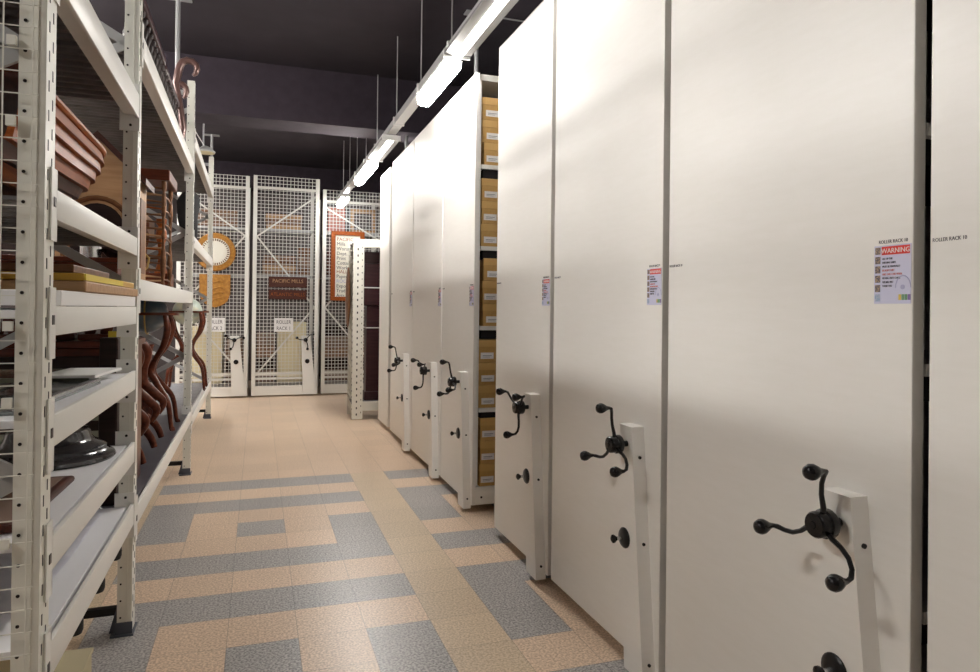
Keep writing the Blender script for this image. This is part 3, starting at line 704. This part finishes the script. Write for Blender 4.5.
# --- bay 3
globe('pale green globe in a red-brown stand on the farthest shelving bay', -.24, 9.15, .17, .95, 'palegreen', 'floor globes on the lowest shelves', z=.48)
t = sthing('black_coat', 'black coat-like drape hanging over a form on the farthest bay', 'coat', -.22, 8.85, 2.111)
mb = MB(); mb.tube([(0, 0, 0.0), (.02, -.06, .22), (0, -.10, .42), (0, -.02, .60), (0, .12, .66), (0, .25, .60)], [.05, .09, .11, .13, .12, .07], 12); mb.tube([(0, .12, .02), (.02, .14, .3), (0, .16, .58)], [.04, .07, .09], 10); mb.build('draped_cloth', 'cloth', t)
wbox('wooden_crate', 'brown crate far back on the upper level of the farthest bay', 'crate', -.95, -.60, 7.2, 9.0, 2.112, 2.50, 'midwood')

t = thing('pendant_light', 'small pale disc-shaped hanging light above the farthest shelving bay', 'light', (-.715, 10.25, 3.62))
MB().lathe([(.02, .10), (.05, .09), (.10, .05), (.125, .03), (.127, .018), (.12, .012)], (0, 0, 0), 28).build('lamp_shade', 'lampbody', t)
MB().lathe([(.118, .010), (.118, .004), (.02, .002)], (0, 0, 0), 28).build('lamp_lens', 'cream', t)
MB().tube([(-.03, 0, .10), (-.03, 0, ZC - 3.623)], .012, 8).build('hanging_rod', 'postgrey', t)
MB().tube([(-.02, 0, .105), (-.10, -.35, .20), (-.22, -.8, .42)], .006, 6).build('lamp_cable', 'label', t)

# ------------------------------------------------------------------ caged racks at the end
def cage(x0, x1, yf, zt, label, num, crank=True, phase=0, plate_side=1):
    t = thing('caged_rack', label, 'wire cage', (0, 0, 0), 0, 'caged mobile racks across the end of the aisle')
    pw = .062
    for x in (x0, x1 - pw): MB().box(x, x + pw, yf, yf + .06, .02, zt, .004).build('cage_post', 'white', t)
    for x in (x0, x1 - pw): MB().box(x, x + pw, yf + 1.2, yf + 1.26, .02, zt).build('cage_post', 'white', t)
    mb = MB(); mb.box(x0 + pw, x1 - pw, yf + .004, yf + .055, .02, .175, .004); mb.build('base_panel', 'white', t)
    for z in (.30, .38, zt - .20): MB().box(x0 + pw, x1 - pw, yf + .018, yf + .05, z - .018, z + .018).build('cross_rail', 'white', t)
    m_ = MB(); n = int((x1 - x0 - 2 * pw) / .056)
    for k in range(1, n): x = x0 + pw + (x1 - x0 - 2 * pw) * k / n; m_.box(x - .004, x + .004, yf + .004, yf + .010, .17, zt)
    nz_ = int((zt - .17) / .058)
    for k in range(nz_ + 1): z = .175 + (zt - .18) * k / nz_; m_.box(x0 + pw, x1 - pw, yf + .010, yf + .016, z - .004, z + .004)
    m_.build('wire_mesh', 'white', t)
    zs = [.35, 1.50, 2.68, zt - .30]; s = phase
    for za, zb_ in zip(zs, zs[1:]):
        xa, xb = (x0 + pw, x1 - pw) if s % 2 else (x1 - pw, x0 + pw); s += 1
        MB().bar((xa, yf + .085, za), (xb, yf + .085, zb_), .026, .008, up=(0, 1, 0)).build('diagonal_brace', 'white', t)
    for z in (.20, 2.05, 2.85):
        MB().box(x0 + pw + .002, x1 - pw - .002, yf + .14 + (.25 if z > 1 else 0), yf + 1.15, z - .02, z, 0).m(1).box(x0 + pw + .002, x1 - pw - .002, yf + .13 + (.25 if z > 1 else 0), yf + .138 + (.25 if z > 1 else 0), z - .045, z).build('cage_shelf', ['deck', 'postgrey'], t)
    if crank:
        xr = x1 - .008; p = MB(); y_ = yf - .055
        p.prism([(xr - .235, .03), (xr - .02, .03), (xr - .125, 1.02), (xr - .27, 1.02)], y_, yf - .002, 'y')
        pl = p.build('crank_plate', 'white', t); hx = xr - .20
        h = MB().lathe([(.034, -.002), (.034, -.03), (.022, -.05), (.008, -.055)], (hx, y_, .95), 18, 'y').build('crank_hub', 'black', pl)
        for a in ((250, 15, 150) if num == '2' else (280, 40, 165)):
            c, s_ = math.cos(R(a)), math.sin(R(a)); pts = []
            for r_, off, yy in ((.018, 0, -.02), (.06, .014, -.02), (.11, .018, -.024), (.145, .003, -.036), (.15, 0, -.06)):
                pts.append((hx + r_ * c - off * s_, y_ + yy, .95 + r_ * s_ + off * c))
            MB().tube(pts, .008, 7).build('crank_arm', 'blackmetal', h)
            MB().lathe([(.006, 0), (.022, -.02), (.022, -.034), (.008, -.046)], pts[-1], 12, 'y').build('crank_knob', 'black', h)
        MB().lathe([(.038, -.001), (.038, -.008), (.014, -.012), (.014, -.03)], (xr - .17, y_, .59), 18, 'y').build('lock_escutcheon', 'black', pl)
    if num:
        xs = (x0 + x1) / 2 - .03 if num == '1' else (x0 + x1) / 2 + .035
        s = MB().box(xs - .155, xs + .155, yf - .006, yf + .002, 1.085, 1.315).build('paper_sign', 'label', t); s['label'] = 'white paper sign reading ROLLER RACK ' + num
        text('sign_lettering', 'ROLLER', .085, 'ink', s, face_negy(xs, yf - .0065, 1.245), sx=.8); text('sign_lettering', 'RACK ' + num, .085, 'ink', s, face_negy(xs, yf - .0065, 1.14), sx=.8)
    return t
cage(-1.25, -.155, 12.0, 3.665, 'left white wire cage with ROLLER RACK 2 sign, gold disc behind its mesh', '2', phase=0)
cage(-.095, .975, 12.0, 3.69, 'middle white wire cage with ROLLER RACK 1 sign and brown name boards', '1', phase=1)
cage(1.035, 2.12, 12.04, 3.53, 'right white wire cage, lower top, holding the framed text poster', None, crank=False, phase=0)
YC = 12.14
# --- contents seen through the mesh
t = thing('gold_medallion', 'round gold medallion with pale fluted centre hanging behind the left cage mesh', 'medallion', (-.67, 11.993, 2.385))
MB().lathe([(.10, 0), (.345, 0), (.355, -.02), (.335, -.045), (.255, -.04)], (0, 0, 0), 48, 'y').build('gold_rim', 'ochre', t)
mb = MB().lathe([(.252, -.01), (.252, -.042), (.235, -.05), (.20, -.04), (.17, -.052), (.14, -.044), (.05, -.06), (.02, -.06)], (0, 0, 0), 40, 'y')
mb.build('pale_centre', 'posterbg', t)
mb = MB()
for k in range(36): a = 2 * PI * k / 36; mb.box(.205, .245, -.056, -.046, -.008, .008, mx=Matrix.Rotation(a, 4, 'Y'))
mb.build('fluting', 'midwood', t)
t.scale = (.88, .88, .88)
t = thing('shield_plaque', 'ochre carved shield-shaped plaque below the gold medallion', 'plaque', (-.67, 11.993, 1.5))
MB().prism([(-.235, .52), (.235, .52), (.235, .20), (.19, .08), (.10, .01), (0, -.02), (-.10, .01), (-.19, .08), (-.235, .20)], -.03, 0, 'y').build('shield_board', 'ochre', t)
mb = MB()
for z in (.12, .22, .30, .40): mb.tube([(-.14 + q * .04, -.034, z + .012 * math.sin(q * 1.5)) for q in range(8)], .012, 6)
mb.build('carved_relief', 'ochre', t)
t = thing('name_board', 'brown board lettered PACIFIC MILLS, upper of the pair in the middle cage', 'sign', (.47, 11.984, 1.915), 0, 'brown mill boards behind the middle cage mesh')
MB().box(-.31, .31, -.012, .012, -.085, .095, .004).build('board', 'boatdark', t); text('board_lettering', 'PACIFIC MILLS', .085, 'palewood', t, face_negy(0, -.0125, .02), sx=.93); 
t = thing('name_board', 'brown board lettered ATLANTIC MILLS, lower of the pair in the middle cage', 'sign', (.47, 11.984, 1.715), 0, 'brown mill boards behind the middle cage mesh')
MB().box(-.31, .31, -.012, .012, -.085, .075, .004).build('board', 'boatdark', t); text('board_lettering', 'ATLANTIC MILLS', .085, 'orangewood', t, face_negy(0, -.0125, -.005), sx=.87)
for x0, x1, z1, lb in ((-1.12, -.56, 1.16, 'cream painted metal cabinet behind the left cage mesh'), (.32, .80, 1.24, 'cream painted metal cabinet behind the middle cage mesh')):
    t = thing('metal_cabinet', lb, 'cabinet', ((x0 + x1) / 2, 12.30, .202)); w = (x1 - x0) / 2
    MB().box(-w, w, 0, .55, 0, z1 - .2, .01).build('cabinet_body', 'cream', t); MB().box(-w + .02, w - .02, -.012, -.001, .03, z1 - .23, .004).build('cabinet_door', 'cream', t)
# framed text poster on right cage, hung outside
t = thing('framed_poster', 'text poster in wide red-brown frame hung on the right cage', 'poster', (1.46, 12.02, 2.22))
fr = MB(); W, H = .285, .60
fr.box(-W, W, -.03, .012, H - .07, H, .004).box(-W, W, -.03, .012, -H, -H + .07, .004).box(-W, -W + .075, -.03, .012, -H + .07, H - .07, .004).box(W - .075, W, -.03, .012, -H + .07, H - .07, .004)
fr.build('poster_frame', 'orangewood', t)
p = MB().box(-W + .075, W - .075, -.015, .01, -H + .07, H - .07).build('poster_sheet', 'posterbg', t)
for k, (s_, c) in enumerate([('PACIFIC', 'orangewood'), ('Mills', 'ink'), ('Worsted', 'ink'), ('Dept.', 'ink'), ('Print', 'ink'), ('Cotton', 'ink'), ('Works', 'ink')]):
    text('poster_lettering', s_, .085, c, p, face_negy(-.19, -.0155, .46 - k * .082), ax='LEFT', sx=.95)
for k, (s_, c) in enumerate([('HALL', 'orangewood'), ('Paper', 'ink'), ('ROOM', 'lilac'), ('Exports', 'ink'), ('Trade', 'ink'), ('Arts', 'ink')]):
    text('poster_lettering', s_, .085, c, p, face_negy(-.19, -.0155, -.10 - k * .082), ax='LEFT', sx=.95)
def cbox(name, lb, cat, x0, x1, y0, y1, z0, z1, m, group=None):
    o = MB().box(x0, x1, 0, y1 - y0, 0, z1 - z0, .006).build(name, m, None, (0, y0, z0)); return tag(o, lb, cat, group)
def bundle(name, lb, x0, x1, z0, z1, n, m, group='bundles on the cage shelves', y=12.42):
    t = thing(name, lb, 'bundle', ((x0 + x1) / 2, y, z0), 0, group); w = (x1 - x0) / 2; h = (z1 - z0) / n
    for k in range(n):
        o = random.uniform(-.02, .02); MB().box(-w + abs(o), w - abs(o) * .5, abs(o), .5, k * h + .003, (k + 1) * h - .004, .008).build('stacked_board', m[k % len(m)], t)
bundle('board_stack', 'stack of brown boards on the lower shelf of the middle cage', .06, .62, 2.052, 2.40, 4, ['bundle', 'palewood', 'midwood'])
bundle('board_stack', 'pale and brown boards stacked on the upper shelf of the middle cage', .10, .72, 2.852, 3.12, 3, ['palewood', 'bundle'])
bundle('board_stack', 'small brown board stack at the right end of the middle cage lower shelf', .66, .86, 2.052, 2.55, 3, ['midwood', 'bundle'])
bundle('board_stack', 'grey-brown board stack on the upper shelf of the left cage', -1.0, -.35, 2.852, 3.15, 3, ['bundle', 'canvas'])
bundle('board_stack', 'dark board stack on the base shelf of the middle cage beside the cabinet', -.02, .28, .202, 1.05, 4, ['canvas', 'darkwood', 'bundle'])
bundle('board_stack', 'dark board stack low in the left cage beside the cream cabinet', -.52, -.24, .202, .95, 4, ['canvas', 'darkwood', 'bundle'])
bundle('board_stack', 'dark stack low in the right cage', 1.12, 1.9, .202, 1.2, 5, ['canvas', 'darkwood', 'bundle'])
cbox('red_board', 'dusty red board standing high in the right cage', 'board', 1.16, 1.46, 12.45, 12.47, 2.852, 3.30, 'pinkboard')
t = thing('open_frame', 'tan wooden open frame standing high in the right cage', 'frame', (1.78, 12.45, 2.852))
MB().box(-.22, .22, 0, .04, .36, .44).box(-.22, -.16, 0, .04, 0, .36).box(.16, .22, 0, .04, 0, .36).box(-.22, .22, 0, .04, 0, .05).build('frame_border', 'palewood', t)
cbox('wooden_crate', 'dark crate on the middle shelf of the right cage', 'crate', 1.15, 1.95, 12.5, 13.0, 2.052, 2.5, 'mahog2')

# ------------------------------------------------------------------ perforated frame with dark furniture
t = thing('slotted_frame', 'grey-white slotted steel frame standing beside the narrow rack end', 'shelving frame', (0, 0, 0))
def slotpost(x, y, zt_=2.42, w=.145, d=.46):
    mb = MB(); mb.box(x, x + w, y, y + .005, .01, zt_); mb.box(x - .002, x + .004, y + .005, y + d, .01, zt_) if d > .1 else None
    mb.m(1)
    for k in range(int((zt_ - .1) / .085)):
        z = .06 + k * .085; mb.box(x + w * .38, x + w * .38 + .016, y - .002, y, z, z + .028)
        mb.box(x + w * .80, x + w * .80 + .008, y - .002, y, z + .03, z + .05)
    return mb
slotpost(1.195, 9.22, d=.05).build('slotted_post', ['white2', 'dark'], t)
slotpost(1.195, 9.70, d=.05).build('slotted_post', ['white2', 'dark'], t)
mb = MB()
for k in range(28):
    z = .12 + k * .082; mb.bar((1.196, 9.24, z), (1.196, 9.72, z + .06), .004, .010)
mb.build('side_lattice', 'white2', t)
slotpost(2.0, 9.22, w=.07, d=.05).build('slotted_post', ['white2', 'dark'], t)
MB().box(1.34, 2.0, 9.222, 9.262, 2.31, 2.42, .003).build('top_beam', 'white2', t)
MB().box(1.34, 2.0, 9.222, 9.262, .12, .24, .003).build('bottom_beam', 'white2', t)
MB().box(1.215, 2.05, 9.265, 9.76, .205, .23).box(1.215, 2.05, 9.265, 9.76, 2.36, 2.385).build('frame_shelf', 'deck', t)
t = thing('tall_pedestal', 'tall dark plum-brown panelled column strapped inside the slotted frame', 'column', (1.525, 9.42, .231))
MB().box(-.135, .16, 0, .24, .0, .12, .01).build('column_plinth', 'plum', t)
MB().box(-.115, .15, .01, .22, .121, 1.30, .006).build('column_shaft', 'plum', t)
MB().box(-.155, .16, -.01, .24, 1.301, 1.88, .008).build('column_upper', 'plum', t)
MB().box(-.185, .17, -.02, .25, 1.881, 2.04, .010).box(-.19, -.15, -.02, .03, 1.76, 1.90, .008).build('column_cap', 'plum', t)
MB().box(-.162, .165, -.016, .246, 1.54, 1.555).box(-.122, .155, .004, .226, .99, 1.004).build('strap', 'label', t)
t = thing('oval_carving', 'oval speckled carved panel hung on the outer side of the slotted frame', 'carving', (1.165, 9.50, 1.64))
MB().sphere((0, 0, 0), .20, (.14, .8, 2.1), 24).build('carved_oval', 'midwood', t)

# ------------------------------------------------------------------ lights and ceiling poles
XLt = 1.30; ZLt = 3.30
LEN = []
def trunk_section(y0, y1, x=XLt, z=ZLt):
    pass
t = thing('light_trunking', 'long grey trunking hung from the ceiling along the rack tops', 'lighting track', (0, 0, 0))
mb = MB(); mb.prism([(XLt - .045, ZLt + .0185), (XLt + .045, ZLt + .0185), (XLt + .045, ZLt + .085), (XLt - .045, ZLt + .085)], .6, 11.9, 'y'); mb.build('track_channel', 'trunk', t)
for y in (1.7, 3.3, 4.68, 5.65, 6.72, 7.9, 8.75, 9.6, 10.4, 11.2):
    MB().tube([(XLt - .02, y, ZLt + .086), (XLt - .02, y, 3.583 if 7.98 <= y <= 8.45 else ZC - .003)], .0055, 6).build('suspension_rod', 'trunk', t)
    MB().box(XLt - .055, XLt + .055, y - .015, y + .015, ZLt + .012, ZLt + .092).build('rod_bracket', 'lampbody', t)
def batten(y0, y1, label, x=XLt, z=ZLt):
    t = thing('batten_light', label, 'light', (x, (y0 + y1) / 2, z), 0, 'batten lights on the trunking'); h = (y1 - y0) / 2
    MB().prism([(-.045, .018), (-.095, -.012), (-.095, -.030), (-.034, -.036), (.034, -.036), (.095, -.030), (.095, -.012), (.045, .018)], -h, h, 'y').build('lamp_housing', 'housing', t)
    MB().box(-.030, .030, -h + .02, h - .02, -.044, -.0365).build('lamp_lens', 'lampn', t)
    MB().box(-.097, .097, -h - .004, -h + .012, -.046, .010).box(-.097, .097, h - .012, h + .004, -.046, .010).build('end_cap', 'lampbody', t)
def prismatic(y0, y1, label, x=XLt, z=ZLt, lm='lampw'):
    t = thing('enclosed_light', label, 'light', (x, (y0 + y1) / 2, z), 0, 'enclosed lights on the trunking'); h = (y1 - y0) / 2
    MB().box(-.055, .055, -h, h, -.028, .012, .006).build('lamp_body', 'lampbody', t)
    MB().prism([(-.062, -.030), (-.055, -.085), (-.03, -.105), (.03, -.105), (.055, -.085), (.062, -.030)], -h + .01, h - .01, 'y').build('diffuser', lm, t)
    MB().box(-.02, .02, -h - .02, -h, -.05, .006).box(-.02, .02, h, h + .02, -.05, .006).build('end_clip', 'lampbody', t)
batten(2.6, 4.62, 'long bare batten light at the top edge of the picture, nearest on the trunking')
prismatic(4.70, 5.62, 'brightest enclosed light hanging under the trunking beside the box rack')
batten(7.1, 8.2, 'small distant batten light between the two enclosed lights')
prismatic(8.30, 9.55, 'farther enclosed light on the trunking, above the slotted frame')
prismatic(11.1, 11.85, 'farthest light at the trunking end, against the right cage', lm='lampf')
batten(-.9, .5, 'batten light over the camera end of the aisle, out of view')
# next aisle's row; fifth and last are added to brighten cages and far floor
for y0, y1, lb in ((.5, 1.5, 'first'), (2.2, 3.5, 'second'), (4.1, 5.4, 'third'), (6.0, 7.3, 'fourth'), (7.9, 9.0, 'added fill, fifth'), (10.4, 11.8, 'added fill, last')):
    prismatic(y0, y1, 'enclosed light of the next aisle left, %s from the near end' % lb, x=-2.6, z=3.85, lm='lampl')
t = thing('light_trunking', 'grey trunking of the next aisle left, out of view', 'lighting track', (0, 0, 0))
MB().prism([(-2.645, 3.863), (-2.555, 3.863), (-2.555, 3.93), (-2.645, 3.93)], -.2, 11.8, 'y').build('track_channel', 'trunk', t)
for y in (0, 1.9, 3.8, 5.7, 7.5, 9.3, 11.3): MB().tube([(-2.6, y, 3.931), (-2.6, y, ZC - .003)], .0055, 6).build('suspension_rod', 'trunk', t)
def pole(x, y, z0, label, z1=ZC):
    t = thing('ceiling_pole', label, 'pole', (x, y, z0), 0, 'steel poles up to the ceiling')
    MB().tube([(0, 0, 0), (0, 0, z1 - z0 - .012)], .02, 12).build('pole_tube', 'postgrey', t)
    MB().box(-.11, .11, -.05, .05, z1 - z0 - .012, z1 - z0 - .001).build('ceiling_plate', 'postgrey', t)
pole(-.695, 6.55, 2.746, 'grey pole rising behind the curled scrolls to a ceiling plate')
pole(-.72, 11.6, 0, 'farther thin grey pole in front of the left cage')
pole(1.86, 5.95, ZT, 'grey pole standing on the box rack top, with ceiling plate')
pole(1.68, 8.17, 0, 'short dark pole between the farthest crank rack and the narrow rack end', z1=ZC)
o = MB().tube([(1.9, 5.90, 4.17), (4.4, 5.90, 4.17)], .008, 6).build('ceiling_conduit', 'postgrey', None); tag(o, 'thin conduit running across the ceiling to the right pole', 'conduit')
# strips of lamp light for the dark room behind the camera come from the same fixtures only

# world
w = bpy.data.worlds.new('world'); bpy.context.scene.world = w; w.use_nodes = True
w.node_tree.nodes['Background'].inputs[0].default_value = (.9, .85, .82, 1); w.node_tree.nodes['Background'].inputs[1].default_value = .0

# camera
cam = bpy.data.cameras.new('camera'); co = bpy.data.objects.new('camera', cam); C.objects.link(co)
yaw, pitch, roll = R(18.738), R(.2506), R(.627)
cy_, sy_, cp, sp_ = math.cos(yaw), math.sin(yaw), math.cos(pitch), math.sin(pitch)
fwd = Vector((sy_ * cp, cy_ * cp, sp_)); right = Vector((cy_, -sy_, 0)); up = right.cross(fwd)
r2 = right * math.cos(roll) + up * math.sin(roll); u2 = -right * math.sin(roll) + up * math.cos(roll)
mx = Matrix((r2, u2, -fwd)).transposed().to_4x4(); mx.translation = (0, 0, 1.494)
co.matrix_world = mx
cam.sensor_width = 36; cam.lens = 683.46 / 980 * 36; cam.shift_y = -29.3 / 980; cam.clip_start = .05
bpy.context.scene.camera = co
vs_ = bpy.context.scene.view_settings
vs_.view_transform = 'Standard'; vs_.look = 'None'; vs_.gamma = 1; vs_.use_curve_mapping = False; vs_.exposure = 0.7
sc = bpy.context.scene
sc.cycles.max_bounces = 8; sc.cycles.diffuse_bounces = 5; sc.cycles.glossy_bounces = 4; sc.cycles.caustics_reflective = False; sc.cycles.caustics_refractive = False
sc.cycles.sample_clamp_indirect = 6
